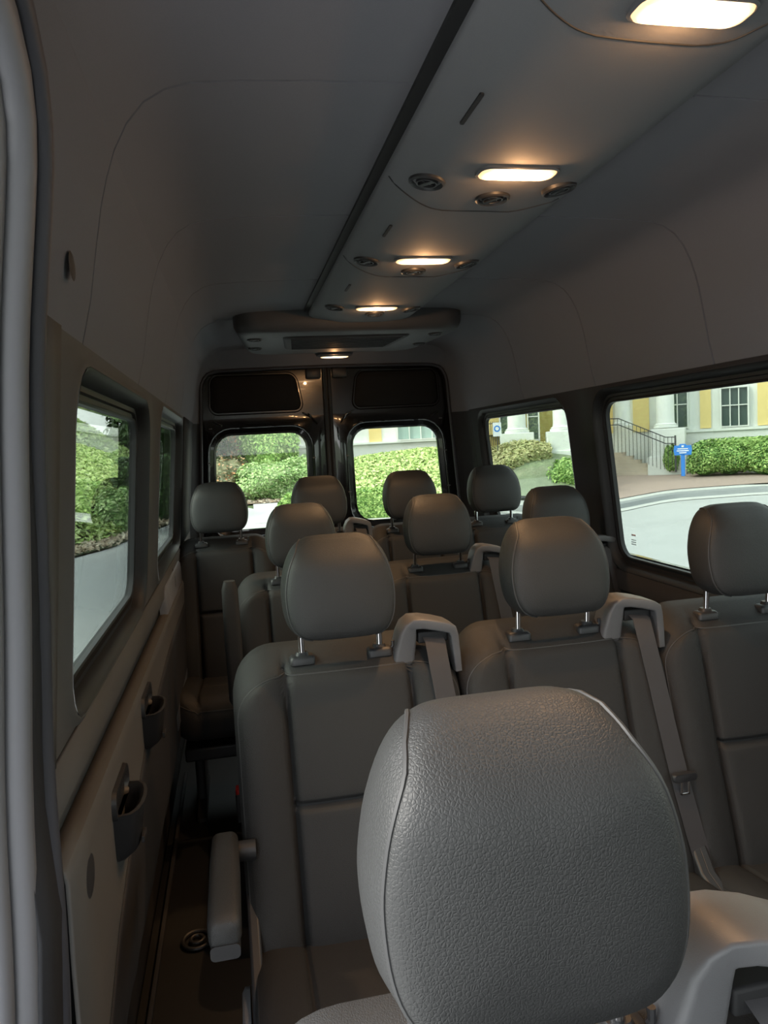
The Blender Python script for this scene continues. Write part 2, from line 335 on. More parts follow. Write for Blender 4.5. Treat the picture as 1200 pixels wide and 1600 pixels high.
def lamp(x,y,z,w,h,lab,pw=1):
    t=empty('ceiling_lamp',(x,y,z),lab,'lamp','warm ceiling lamps')
    b=B(); b.loft([[(a,c,zz) for a,c in rr(-w-g_,w+g_,-h-g_,h+g_,min(h*.7,.02)+g_,5)] for g_,zz in((.006,.004),(.005,-.003),(.001,-.005),(0,-.003))],True,(False,False)); b.mk('bezel','grey_plastic',t)
    b=B(); rings=[]
    for s_,zz in((1,-.003),(.98,-.006),(.9,-.0075),(.86,-.006),(.78,-.006),(.74,-.0085),(.66,-.0085),(.62,-.0065),(.5,-.0065),(.46,-.009),(.2,-.009)):
        rings.append([(a*s_,c*s_,zz) for a,c in rr(-w,w,-h,h,min(h*.7,.02),5)])
    b.loft(rings,True,(False,True)); b.mk('lens','lens',t)
    ld=bpy.data.lights.new('bulb','SPOT'); ld.shadow_soft_size=.015; ld.energy=LAMP*pw; ld.spot_size=R(104); ld.spot_blend=.8; ld.color=(1,.58,.28)
    lo=bpy.data.objects.new('bulb',ld); COL.objects.link(lo); lo.parent=t; lo.location=(0,0,-.024)
    l2=bpy.data.lights.new('glow','POINT'); l2.shadow_soft_size=.008; l2.energy=LAMP*.07*pw; l2.color=(1,.52,.22); o2=bpy.data.objects.new('glow',l2); COL.objects.link(o2); o2.parent=t; o2.location=(0,0,-.020)
LAMP=7.5
for (x,y,z,lb) in((.600,.868,1.899,'lit warm ceiling lamp nearest the camera, cut by the top of the photo'),(.586,1.414,1.899,'lit warm ceiling lamp second from the camera, beside the first round outlets'),(.568,2.082,1.899,'lit warm ceiling lamp third from the camera, middle of the duct'),(.570,2.788,1.899,'lit warm ceiling lamp just ahead of the rear air unit')):
    lamp(x,y,z,.078,.027,lb)
# ------------------------------------------------ rear roof air unit
au=empty('rear_air_unit',(.53,3.4,1.9),'wide dark roof air unit hanging across the rear of the ceiling','air unit')
def plan(s,zz,yo=0):
    P=[]; 
    for x,y in rr(.035,1.035,3.12,3.86,.10,6):
        t=(y-3.12)/.74; c=.535
        x=c+(x-c)*(1-.14*t*t); y=y-.03*(1-((x-c)/.5)**2)*(1-t)
        P.append((c+(x-c)*s,3.48+(y-3.48)*s+yo,zz))
    return P
b=B(); b.loft([plan(1.0,1.958),plan(1.0,1.93),plan(.995,1.905),plan(.975,1.885),plan(.94,1.872),plan(.90,1.867),plan(.2,1.864)],True,(False,True)); o=b.mk('unit_housing','unit',sharp=70); par(o,au)
b=B(); b.loft([[(.53+(x-.53)*(1-.10*(y-3.3)/.3),y,1.859) for x,y in rr(.255,.80,3.24,3.60,.03,4)],[(.53+(x-.53)*(1-.10*(y-3.3)/.3),y,1.868) for x,y in rr(.245,.81,3.23,3.61,.03,4)]],True,(True,False)); o=b.mk('return_grille','dark_trim',sharp=50); par(o,au)
for k in range(10):
    b=B(); b.box((.53,3.27+k*.034,1.858),(.50-.006*k,.007,.004)); o=b.mk('grille_slat','dark_trim'); par(o,au)
for x,y,q in((.125,3.30,'front left'),(.135,3.58,'back left'),(.925,3.25,'front right'),(.93,3.56,'back right')):
    outlet(x,y,1.868,.033,0,au,lab='round dark air outlet at the %s of the rear roof air unit'%q,grp='rear unit outlets')
lamp(.548,3.84,1.852,.072,.018,'lit warm lamp at the back edge of the rear roof unit',.35)
b=B(); b.loft([[(x,y,z) for x,y in rr(.548-w,.548+w,3.80-.0,3.88,.02,4)] for z,w in((1.87,.10),(1.855,.09))],True,(True,True)); o=b.mk('lamp_plinth','unit'); par(o,au)
# ------------------------------------------------ rear header, D pillars and door opening
DC=.547
def wx(x,z): return DC+(x-DC)*(1-.085*(z-.9))
prof_b=[(-.33,0),(-.30,.5),(-.27,.85),(-.265,.975),(XT(1.2),1.2),(XT(1.46),1.46)]
def opening(m=0,y=4.19):
    P=[(-.21-m,0),(-.21-m,.5),(-.21-m,.85),(-.21-m,.975),(-.21-m,1.2),(-.21-m,1.46)]
    P+=[(-.21-m,1.50),(-.21-m,1.55),(-.21-m,1.6),(-.21-m,1.66),(-.21-m,1.70),(-.21-m,1.74),(-.205-m,1.77+m),(-.19-m,1.80+m),(-.17-m*.7,1.82+m),(-.13,1.832+m),(-.1,1.835+m),(-.06,1.837+m),(0,1.838+m),(.2,1.84+m),(.4,1.842+m),(DC,1.843+m)]
    return P
pb=prof_b+[(XT(1.49),1.49)]+PR[:]   # 6+1+16 = 23
op=opening(); 
op=op[:7]+op[7:]
while len(op)<len(pb): op.insert(len(op)-1,tuple((a+b_)/2 for a,b_ in zip(op[-1],op[-2])))
while len(op)>len(pb): op.pop(-3)
def mirror(P,c): return P+[(2*c-x,z) for x,z in P[-2::-1]]
A_=mirror(pb,CXV); O_=mirror(op,DC)
lo_=6; n_=len(A_)
hd=empty('trim_1',(.56,4.15,1.9),kind='structure')
def rearpart(i0,i1,nm,m):
    r1=[(A_[i][0],4.05,A_[i][1]) for i in range(i0,i1)]
    r1b=[(A_[i][0]*.9+wx(*O_[i])*.1,4.13,A_[i][1]*.92+O_[i][1]*.08) for i in range(i0,i1)]
    r2=[(wx(*O_[i]),4.185,O_[i][1]) for i in range(i0,i1)]
    r3=[(wx(*O_[i]),4.24,O_[i][1]) for i in range(i0,i1)]
    b=B(); b.loft([r1,r1b,r2,r3],False); o=b.mk(nm,m,sharp=50); par(o,hd)
rearpart(0,lo_+2,'pillar_cover','dark_trim'); rearpart(lo_+1,n_-lo_-1,'rear_header','liner'); rearpart(n_-lo_-2,n_,'pillar_cover','dark_trim')
b=B(); b.tube([(wx(x,z)+ (.004 if i<len(O_)/2 else -.004),4.18,z-.004) for i,(x,z) in enumerate(O_)],.009,8); par(b.mk('door_seal','seal'),hd)
# rear doors
def rear_door(name,sgn,lab):
    t=empty(name,(DC,4.22,0),kind='structure')
    X=lambda x:DC+sgn*(x-0)   # x distance from the centre line
    def P(loop,y): return [(wx(X(a),z),y,z) for a,z in loop]
    def add(b,nm,m,**k): return par(b.mk(nm,m,**k),t)
    w=(.142,.670,.945,1.478)
    def g(m,r,y): return P(rr(w[0]-m,w[1]+m,w[2]-m,w[3]+m,r),y)
    b=B(); b.loft([P(outer(.012,.757,.70,1.575),4.225),g(.050,.135,4.225),g(.045,.13,4.221),g(.040,.125,4.224),g(.034,.12,4.245),g(.012,.10,4.250),g(.010,.098,4.246),g(.0,.09,4.247),g(.0,.09,4.262)],True,(False,False)); add(b,'door_skin','paint',sharp=45)
    b=B(); b.loft([g(.001,.09,4.256),g(.001,.09,4.260)]); add(b,'window_pane','rear_glass',smooth=False)
    b=B(); b.loft([P(outer(.012,.757,0,.70),4.225),P(rr(.09,.68,.12,.62,.06),4.225),P(rr(.1,.67,.13,.61,.06),4.235)],True,(False,True)); add(b,'lower_panel','grey_plastic',sharp=45)
    u=(.165,.690,1.612,1.800)
    def h(m,r,y):
        L=rr(u[0]-m,u[1]+m,u[2]-m,u[3]+m,r); return P([(a+(.035*(z-u[2])/.19 if a<.4 else 0),z) for a,z in L],y)
    b=B(); b.loft([P(outer(.012,.757,1.575,1.84),4.225),h(.022,.06,4.225),h(.016,.054,4.218),h(.008,.046,4.218),h(.002,.04,4.226)],True,(False,False)); add(b,'upper_skin','paint',sharp=45)
    b=B(); b.loft([h(.004,.04,4.226),h(-.012,.03,4.214),h(-.05,.02,4.212)],True,(False,True)); add(b,'fabric_panel','fabric',sharp=60)
    # lock plate with screws
    b=B(); b.loft([P(rr(.035,.125,1.775,1.832,.01,3),4.222),P(rr(.035,.125,1.775,1.832,.01,3),4.195),P(rr(.040,.120,1.780,1.827,.01,3),4.190)]); lp=add(b,'latch_plate','plastic',sharp=40)
    for a,z in((.055,1.815),(.095,1.815),(.055,1.790),(.095,1.790)):
        b=B(); b.loft([[(wx(X(a),z)+r_*math.cos(q),y,z+r_*math.sin(q)) for q in np.linspace(0,2*pi,10,False)] for r_,y in((.006,4.191),(.006,4.186),(.003,4.184))]); o=b.mk('screw','chrome'); par(o,lp); o.matrix_parent_inverse=Matrix.Translation(-Vector(t.location))
    # stamped reliefs
    for (a,z),(c,e) in(((.07,1.52),(.125,1.585)),((.63,1.535),(.69,1.56)),((.05,1.50),(.055,1.42)),((.30,1.522),(.36,1.523)),((.50,1.522),(.56,1.52)),((.105,1.56),(.16,1.59))):
        b=B(); b.tube([(wx(X(a+(c-a)*q),z+(e-z)*q),4.222,z+(e-z)*q) for q in(0,.1,.5,.9,1)],[.001,.005,.006,.005,.001],8); add(b,'stamped_rib','paint')
    for a,z in((.10,1.33),(.10,1.12),(.71,1.33),(.71,1.12),(.70,1.52),(.20,1.52)):
        b=B(); b.box((wx(X(a),z),4.222,z),(.018,.004,.006)); add(b,'trim_clip','grey_plastic',bev=.001)
    return t
rear_door('door_1',-1,''); rear_door('door_2',1,'')
b=B()
for dx in(-.014,.014): b.tube([(wx(DC,1)+dx,4.212,z) for z in(.3,1.0,1.5,1.84)],.011,8)
b.box((DC,4.235,1.05),(.04,.02,1.6)); tag(b.mk('trim_2','rubber'),kind='structure')
# door grab handle / strap seen above sill
# floor
b=B(); b.box((CXV,1.45,-.02),(1.86,5.5,.04)); tag(b.mk('floor','floor'),kind='structure')
# front of the cab behind the camera: dashboard, windscreen frame and pane
cb=empty('wall_front',(CXV,-1.25,.5),kind='structure')
b=B(); b.loft([[(-.34,y,z),(1.47,y,z)][0:2]+[(1.47,y2,z2),(-.34,y2,z2)] for y,z,y2,z2 in((-1.0,0,-1.6,0),(-1.0,.70,-1.6,.70),(-1.12,.92,-1.6,.98))]); par(b.mk('dashboard','plastic'),cb)
b=B(); b.loft([[(-.20,-.95,1.70),(1.33,-.95,1.70),(1.33,-1.0,1.97),(-.20,-1.0,1.97)],[(-.20,-1.25,1.70),(1.33,-1.25,1.70),(1.33,-1.25,1.97),(-.20,-1.25,1.97)]]); par(b.mk('windscreen_header','liner'),cb)
b=B(); b.loft([[(-.34,-1.6,.95),(1.47,-1.6,.95)],[(-.18,-1.1,1.72),(1.31,-1.1,1.72)]],False); par(b.mk('windscreen_pane','rear_glass'),cb)
# ------------------------------------------------ sliding door opening: seal and jamb
def sealpath(dx,dy,dz=0):
    P=[]
    for z in np.linspace(0.0,1.72,30):
        x=lerp([(0,-.33),(.3,-.30),(.8,-.262),(.975,XT(.975)),(1.55,-.213),(1.62,-.195),(1.72,-.176)],z)
        kk=0 if dx>-.01 else 1; P.append((x+dx-.03*kk*max(0,1-z),edgeY(z)+dy-.035*kk*min(1,max(0,(1.45-z)/.5)),z))
    for y,z,x in((.885,1.745,-.170),(.85,1.775,-.163),(.79,1.802,-.156),(.70,1.824,-.148),(.58,1.838,-.143),(.40,1.845,-.141),(.0,1.85,-.139),(-.4,1.85,-.139),(-1.2,1.85,-.139)):
        P.append((x+dx,y+dy*max(0,(y-.5)/.4),z+dz+dy*.9*min(1,max(0,(.885-y)/.12))))
    P=[Vector(p) for p in P]
    for _ in range(5): P=[P[0]]+[(a_+b_*2+c_)/4 for a_,b_,c_ in zip(P,P[1:],P[2:])]+[P[-1]]
    return P
ds=empty('trim_3',(-.25,.95,0),kind='structure')
for (dx,dy,r_,m) in((-.003,-.003,.012,'seal'),(-.022,-.030,.020,'seal2'),(-.042,-.058,.017,'seal2'),(-.060,-.040,.022,'seal')):
    b=B(); b.tube(sealpath(dx,dy),r_,10); par(b.mk('rubber_seal' if m=='seal' else 'jamb_ridge',m),ds)
b=B(); zz_=list(np.linspace(0,1.53,22)); b.loft([[(lerp([(0,-.33),(.3,-.30),(.8,-.255),(.975,XT(.975)+.004),(1.55,-.208)],z)-.022,edgeY(z)-.004-.066*min(1,max(0,(1.53-z)/.45)),z) for z in zz_],[(lerp([(0,-.33),(.3,-.30),(.8,-.262),(.975,XT(.975)),(1.55,-.214)],z)-.004,edgeY(z)+.004,z) for z in zz_]],False); o=b.mk('pillar_edge','dark_trim'); par(o,ds); d=o.modifiers.new('s','SOLIDIFY'); d.thickness=.008
b=B(); pa=sealpath(-.03,0.004); pb_=sealpath(-.10,-.03); b.loft([pa,pb_],False); o=b.mk('jamb_plate','seal2'); par(o,ds); d=o.modifiers.new('s','SOLIDIFY'); d.thickness=.01
# ------------------------------------------------ left wall fittings
def pocket(y0,y1,z0,z1,lab):
    x=-.252; t=empty('cup_holder',(x,(y0+y1)/2,z0),lab,'holder','wall cup holders'); h=z1-z0; w=(y1-y0)/2
    b=B()
    def ring(wd,dp,z,n=8): # half-oval in plan
        return [(dp*math.sin(pi*k/n)**.5,-wd*math.cos(pi*k/n),z) for k in range(n+1)]
    b.loft([ring(w*.72,.018,0),ring(w*.80,.034,.01),ring(w*.95,.046,h*.62),ring(w*1.0,.05,h*.70),ring(w*.93,.044,h*.71),ring(w*.86,.036,h*.66),ring(w*.7,.02,h*.12)],False); b.add(ring(w*.72,.018,0),[tuple(range(9))]); b.mk('cup','plastic',t,sharp=50)
    b=B(); b.loft([[(xx,yy,zz) for yy,zz in rr(-w-g_,w+g_,h*.60,h+g_,.02,4)] for xx,g_ in((.0,.004),(.010,.002),(.010,-.006),(.002,-.012))],True,(False,True)); b.mk('back_plate','plastic',t,sharp=50)
    b=B(); b.box((.041,-.01,h*.16),(.006,.035,.012)); b.mk('clip','plastic',t,bev=.001)
pocket(1.30,1.45,.67,.80,'black plastic cup holder on left wall panel, nearer the camera'); pocket(1.73,1.88,.70,.825,'black plastic cup holder on left wall panel, further back by the rear seats')
b=B(); b.loft([[(-.254+q,1.105+r_*math.cos(a),.775+r_*math.sin(a)) for a in np.linspace(0,2*pi,24,False)] for r_,q in((.035,0),(.034,.0025),(.028,.004),(.004,.004))],True,(True,True)); tag(b.mk('round_cover','dark_trim',sharp=50),'round dark cover disc on the lower left wall panel','cover')
t=empty('floor_anchor',(-.2,2.06,.001),'round black anchor fitting set in the aisle floor','floor fitting')
b=B(); b.tube([(.04*math.cos(a),.04*math.sin(a),.006) for a in np.linspace(0,2*pi,24,False)],.006,8,closed=True); b.mk('ring','plastic',t)
b=B(); b.tube([(.018*math.cos(a),.018*math.sin(a),.008) for a in np.linspace(0,2*pi,16,False)],.005,8,closed=True); b.mk('centre','plastic',t)
b=B(); b.box((-.3,2.0,.01),(.012,2.4,.02)); tag(b.mk('baseboard_left','dark_trim',bev=.003),kind='structure')
t=empty('wall_belt_anchor',(-.265,2.93,.80),'black belt buckle and strap hanging on the wall beside the left rear seat','belt')
b=B()
for k in range(7): b.tube([(.006*math.sin(k*2),0+.012*math.cos(a)+.004*(-1)**k,.13-.032*k+.02*math.sin(a)) for a in np.linspace(0,2*pi,10,False)],.0045,6,closed=True)
b.mk('strap_links','plastic',t); b=B(); b.box((0,0,-.10),(.02,.04,.05)); b.mk('buckle','plastic',t,bev=.006)
# window maker's marks on the right glass
t=empty('glass_mark',(sx_(1,XG(.985))-.0045,2.47,.985),'small dark maker mark etched low on the right window glass','marking')
b=B()
for k in range(5): b.box((0,-.012+.006*k,0.012),(.0006,.004,.006))
b.mk('letters_upper',mat('mark_red',(.35,.12,.10),.6),t)
b=B()
for j in range(3):
    for k in range(6): b.box((0,-.014+.0055*k,-.006-.008*j),(.0006,.003,.004))
b.mk('letters_lower','grey_plastic',t)
# ------------------------------------------------ seats
def pad(Wd,H,rc,front,T,place,nu=44,nv=40,backrise=0.0,gx=.57,gv=.33):
    """cushion: front height field y=front(x,v), rounded upper corners, thickness T. place(x,depth,v)->xyz"""
    b=B()
    vs=list(np.linspace(0,H-rc,nv))+[H-rc+rc*math.sin(a) for a in np.linspace(.12,pi/2,9)]
    def hw(v):
        w=Wd/2
        if v>H-rc: w=Wd/2-rc+math.sqrt(max(0,rc*rc-(v-(H-rc))**2))
        if v<.03: w-=.010*(1-v/.03)
        return w
    us=set(list(np.linspace(-1,1,nu+1))+[-.97,.97]); vs=set(vs)
    for c in(-gx,gx):
        for d in(-.04,-.025,-.014,0,.014,.025,.04): us.add(c+d)
    for d in(-.016,-.009,-.004,0,.004,.009,.016): vs.add(gv+d)
    us=sorted(us); vs=sorted(vs)
    G=[[(u*hw(v),v) for u in us] for v in vs]; nU=len(us); nV=len(vs)
    def rim(u,v):
        e=min(1-abs(u),1); a=max(0,1-(e*Wd/2)/.022); t=max(0,1-(H-v)/.02); q=max(a,t); return .010*q*q
    verts=[place(x,front(x,v)+rim(us[i],v),v) for row in G for i,(x,v) in enumerate(row)]
    faces=[(j*nU+i,j*nU+i+1,(j+1)*nU+i+1,(j+1)*nU+i) for j in range(nV-1) for i in range(nU-1)]
    loop=[(j,0) for j in range(nV)]+[(nV-1,i) for i in range(1,nU)]+[(j,nU-1) for j in range(nV-2,-1,-1)]+[(0,i) for i in range(nU-2,0,-1)]
    pts=[(G[j][i][0],G[j][i][1],front(G[j][i][0],G[j][i][1])+rim(us[i],G[j][i][1])) for j,i in loop]
    base=[(p[0],p[1],-(0) ) for p in pts]
    rings=[]
    for dep,gr,rise in((0,0,0),(.002,-.0035,0),(.006,.001,.02),(.015,.006,.1),(.035,.009,.3),(T*.6,.009,.7),(T-.02,.004,1),(T-.006,-.006,1),(T,-.022,.9)):
        ring=[]
        for (x,v,f) in pts:
            cx,cv=0,H*.5; 
            L=math.hypot(x/(Wd/2),(v-cv)/(H/2)) or 1
            nx=x/(Wd/2)/L; nv_=(v-cv)/(H/2)/L
            nx=(1 if nx>0 else -1)*min(1,abs(nx)**3*2.2); nv2=(1 if nv_>0 else -1)*min(1,abs(nv_)**3*2.2)
            xx=x+gr*nx; vv=v+gr*nv2+(backrise*rise if v>H*.6 else 0)
            ff=f*(1-min(1,dep/T)*.999)+ (planebase(v) if False else 0)
            ring.append((xx,vv,f0(v)+dep if dep>=.035 else f+dep))
        rings.append([place(x,d,v) for x,v,d in ring])
    b.add(verts,faces); b.loft(rings,True,(False,True))
    pipe=[place(x*1.0,f+.003,v) for x,v,f in pts[:2*nV+nU-3]]
    return b,pipe
f0=lambda v:0
def groove1(x,c,w,d): 
    q=abs(x-c)/w; return d*math.exp(-q*q)
def backrest_parts(par_,Wd,z0,raise_,mt,cols):
    H=.60; sx1=Wd*.285; nz=.30
    def front(x,v):
        bol=-.018*math.exp(-((abs(x)-Wd*.41)/(Wd*.10))**2)
        cen=-.008*(1-min(1,abs(x)/sx1)**4) if abs(x)<sx1 else 0
        lumb=-.012*math.exp(-((v-.12)/.12)**2)*(1 if abs(x)<sx1 else .5)
        g=groove1(abs(x),sx1,.007,.018)
        if abs(x)<sx1: g+=groove1(v,nz+.03+.0*x,.008,.016)
        q=.004*math.cos((v-nz-.03)/.1) if abs(x)<sx1 else 0
        return bol+cen+lumb+g
    tilt=R(15)
    def place(x,d,v):
        y=-.025-(H-v)*math.sin(tilt)+d*math.cos(tilt); z=z0+(H-(H-v)*1)*math.cos(tilt)+d*math.sin(tilt)*.35
        return (x,y,z)
    b,pipe=pad(Wd,H,.085,front,.115,place,backrise=.042)
    bo=b.mk('backrest',mt,par_,sharp=75)
    b=B(); b.tube(pipe,.0022,6); b.mk('piping','piping',bo)
    return bo,place
def headrest_parts(par_,zc,s=1.0,sub=0,w=.125,h=.109,mt='leather'):
    K=[(.0,1.0),(.24,1.0),(.42,.992),(.55,.955),(.69,.86),(.81,.69),(.915,.43),(.98,.12),(1.0,-.12),(.985,-.42),(.935,-.66),(.84,-.84),(.71,-.945),(.5,-.99),(.25,-1.0),(0,-1.0)]
    def cm(i,t):
        g=lambda k:K[k] if 0<=k<len(K) else ((-K[1][0],K[1][1]) if k<0 else (-K[-2][0],K[-2][1]))
        p0,p1,p2,p3=g(i-1),g(i),g(i+1),g(i+2)
        return tuple(.5*(2*b_+(c-a)*t+(2*a-5*b_+4*c-d)*t*t+(3*b_-a-3*c+d)*t**3) for a,b_,c,d in zip(p0,p1,p2,p3))
    H_=[cm(i,t) for i in range(len(K)-1) for t in(0,.33,.67)]+[K[-1]]
    D=.052
    LP_=H_+[(-x,z) for x,z in H_[-2:0:-1]]
    def loop(sc,y):
        o=[]
        for x,z in LP_:
            sz=sc if sc>=1 or sc<.8 else sc+(1-sc)*(.62 if z<0 else .30)
            if sc>=1: sz=1+(sc-1)*1.2
            ex=.042*max(0,(z*sz-.40)/.60)**2*min(1,max(0,-y/D))
            o.append((x*w*sc,y+.016*z*sz+ex,z*h*sz))
        return o
    rg=[(.05,-D-.013),(.25,-D-.0125),(.45,-D-.011),(.65,-D-.008),(.78,-D-.004),(.86,-D+.000),(.915,-D+.005),(.930,-D+.008),(.936,-D+.0105),(.944,-D+.012),(.965,-D+.018),(.99,-D+.032),(1.012,-.004),(1.005,.022),(.965,.038),(.90,.048),(.78,.053),(.5,.056),(.1,.057)]
    b=B(); b.loft([loop(s_,y) for s_,y in rg],True,(True,True))
    hr=b.mk('headrest',mt,par_,sharp=80); hr.location=(0,0,zc)
    N_=len(LP_)
    for sg in(1,-1):
        kt=min(range(N_),key=lambda k:abs(LP_[k][0]-sg*.58)+(9 if LP_[k][1]<0 else 0)); kb=min(range(N_),key=lambda k:abs(LP_[k][0]-sg*.60)+(9 if LP_[k][1]>0 else 0))
        ks=list(range(kb,kt-1,-1)) if sg>0 else list(range(kb,kt+1))
        ps=[]
        for i_,k in enumerate(ks):
            j_=max(0,i_-(len(ks)-6)); s_,y=([(.938,-D+.0105)]+rg[9:])[j_]; ps.append(loop(s_,y)[k])
        ps+=[loop(s_,y)[ks[-1]] for s_,y in rg[14:17]]
        b=B(); b.tube(ps,.0024,6); b.mk('piping','piping',hr)
    return hr
def make_seat(Wd=.49,arm=None,guide=True,z0=.31,dz=0,tongue=True,buckle=None):
    t=empty('passenger_seat',(0,0,0),cat='seat')
    bo,place=backrest_parts(t,Wd,z0+dz,dz,'leather_plain',None)
    zt=place(0,.05,.60)[2]+.016
    hr=headrest_parts(t,1.078+dz)
    for k,x in enumerate((-.088,.088)):
        b=B(); b.tube([(x,.018,zt-.08),(x,.014,zt-.02),(x,.010,zt+.05),(x,.004,1.078+dz-.02)],.007,10); b.mk('headrest_post','chrome',t)
        b=B(); b.loft([[(x+a,.016+c,zt-.004+zz) for a,c in rr(-w_,w_,-d_,d_,.008,3)] for w_,d_,zz in((.028,.019,0),(.028,.019,.013),(.024,.015,.018),(.015,.013,.019),(.012,.011,.026))]); b.mk('post_sleeve','plastic',t,sharp=50)
    if True: # release knob beside the second sleeve
        b=B(); b.tube([(.112,.012,zt+.008),(.119,.012,zt+.014),(.119,.012,zt+.026)],.004,8); b.mk('release_knob','plastic',t)
    # cushion
    def fc(x,v):
        bol=-.014*math.exp(-((abs(x)-Wd*.41)/(Wd*.10))**2); sx1=Wd*.29
        return bol+groove1(abs(x),sx1,.006,.010)+(groove1(v,.26,.006,.008) if abs(x)<sx1 else 0)
    L=.50
    def pc(x,d,v): return (x,-.135-v,z0+dz+.055-.0+ .07*(v/L)-d-.04*max(0,(v-.42)/.08)**2)
    b,pipe=pad(Wd-.01,L,.07,fc,.13,pc,nu=36,nv=24,gx=.58,gv=.26); cu=b.mk('seat_cushion','leather_plain',t,sharp=75)
    b=B(); b.tube(pipe,.0022,6); b.mk('piping','piping',cu)
    # base
    zb=z0+dz-.08
    b=B(); b.box((0,-.38,zb-.02),(Wd-.06,.44,.05)); b.mk('seat_frame','plastic',t,bev=.008)
    for x in(-Wd/2+.07,Wd/2-.07):
        b=B(); b.loft([[(x+a,-.36+c,z) for a,c in rr(-.018,.018,-l,l,.01,3)] for l,z in((.20,0),(.20,.015),(.11,.05),(.10,zb-.08),(.17,zb-.04))]); b.mk('leg','plastic',t,sharp=50)
    # recliner covers
    for sg in(-1,1):
        x=sg*(Wd/2-.004)
        b=B(); out=[(-.04,.08),(.02,.13),(.03,.2),(-.03,.26),(-.10,.17),(-.24,.12),(-.26,.06),(-.16,.02)]
        b.loft([[(x+q,y-.10+s_*0,z*s_+ (z0+dz-.09)) for y,z in out] for q,s_ in((-.012,1),(.012,1))]); b.mk('recliner_cover','plastic',t,bev=.006)
    b=B(); b.loft([[(-Wd/2-.012+q,-.25+y*s_,z0+dz-.02+z*s_) for y,z in rr(-.07,.07,-.055,.045,.035,4)] for q,s_ in((0,1),(-.010,1),(-.016,.85))]); b.mk('recliner_lever','grey_plastic',t,sharp=50)
    # buckles
    for x in((-Wd/2-(.040 if arm else -.018),) if buckle is not None else ()):
        b=B(); b.loft([[(x+a,-.20+c,zz) for a,c in rr(-.012,.012,-.022,.022,.006,3)] for zz in(buckle-.095,buckle)]); bk_=b.mk('buckle','plastic',t,bev=.002)
        b=B(); b.loft([[(x+a,-.20+c,zz) for a,c in rr(-.010,.010,-.018,.018,.005,3)] for zz in(buckle-.003,buckle+.018)]); b.mk('red_button','red',bk_,bev=.002)
    if guide:
        gx=Wd/2-.245
        path=[(.128,.015,-.035),(.133,.015,.0),(.141,.014,.040),(.146,.012,.058),(.155,.010,.066),(.175,.008,.066),(.205,.004,.060),(.230,0,.053),(.2405,-.002,.047),(.2455,-.002,.034),(.249,-.002,-.008),(.252,0,-.05)]
        th=[.026,.024,.020,.015,.012,.0115,.0115,.0115,.011,.009,.0085,.008]; dp=[.030,.032,.034,.036,.038,.038,.038]+[.034,.032,.030,.030,.030]
        rings=[]; Pv=[Vector((p[0]*Wd/.49,p[1],p[2]+zt)) for p in path]
        for i,p in enumerate(Pv):
            tg=(Pv[min(i+1,len(Pv)-1)]-Pv[max(i-1,0)]).normalized(); nn=Vector((-tg.z,0,tg.x)).normalized()
            rings.append([p+nn*a+Vector((0,1,0))*c for a,c in rr(-th[i],th[i],-dp[i],dp[i],min(th[i],dp[i])*.38,3)])
        b=B(); b.loft(rings); b.mk('belt_guide','grey_plastic',t,sharp=60)
        b=B(); b.box((.20*Wd/.49,.008,zt+.030),(.07,.035,.026)); b.mk('guide_slot','joint',t,bev=.004)
        # webbing
        off=-.012
        ctr=[(.193,.005,zt+.040),(.196,-.040,zt+.020)]
        def on(v,x): 
            p=place(x,-.020,v); return (x,p[1]-.004,p[2])
        ctr=[(.198,.0,zt+.036),(.200,-.030,zt+.024)]+[on(v,xx) for v,xx in((.585,.203),(.55,.206),(.48,.212),(.40,.218),(.33,.224),(.25,.232),(.17,.242),(.08,.255))]
        b=B(); rings=[]
        for i,(x,y,z) in enumerate(ctr):
            x*=Wd/.49; rings.append([(x-.0235,y+.000,z),(x+.0235,y+.004,z-.001),(x+.0235,y+.0055,z-.001),(x-.0235,y+.0015,z)])
        b.loft(rings); be=b.mk('seat_belt','belt',t,smooth=True,sharp=50)
        vt=tongue
        if vt:
            p=on(vt,.203+(.585-vt)*.095); x,y,z=p[0]*Wd/.49,p[1]-.010,p[2]
            b=B(); b.loft([[(x+a,y+q,z+c) for a,c in rr(-w_,w_,-.009,.009,.006,3)] for w_,q in((.028,.004),(.031,0),(.031,-.006),(.027,-.010))]); tg_=b.mk('belt_tongue','plastic',be,sharp=50)
            b=B()
            for bx in((-.009,-.026,.005,.034),(.009,-.026,.005,.034),(0,-.041,.023,.005),(0,-.026,.004,.0)): 
                if bx[3]>0: b.box((x+bx[0]+.002,y-.002,z+bx[1]),(bx[2],.003,bx[3]))
            b.mk('tongue_blade','chrome',be,bev=.0008)
    if arm=='down':
        x=-Wd/2-.042; y0,y1=-.13,-.395
        b=B(); rings=[]
        for tt,w_,h_ in((0,.020,.022),(.03,.026,.028),(.3,.028,.030),(.8,.0285,.028),(.93,.0285,.026),(.985,.026,.022),(1,.020,.015)):
            yy=y0+(y1-y0)*tt; zz=.592+dz-.018*tt
            rings.append([(x+a,yy+c*.15,zz+c) for a,c in rr(-w_,w_,-h_,h_,min(w_,h_)*.6,4)])
        b.loft(rings); a_=b.mk('armrest','leather',t,sharp=60)
        b=B(); b.loft([[(x+a,yy,zz+c) for a,c in rr(-.025,.025,-.013,.013,.008,3)] for yy,zz in((y0-.02,.560),(y1+.012,.545),(y1-.004,.547))]); b.mk('armrest_tray','plastic',a_,sharp=60)
        b=B(); b.tube([(x-.02,-.135,.575),(x+.06,-.135,.575)],.02,12); b.mk('armrest_pivot','plastic',t)
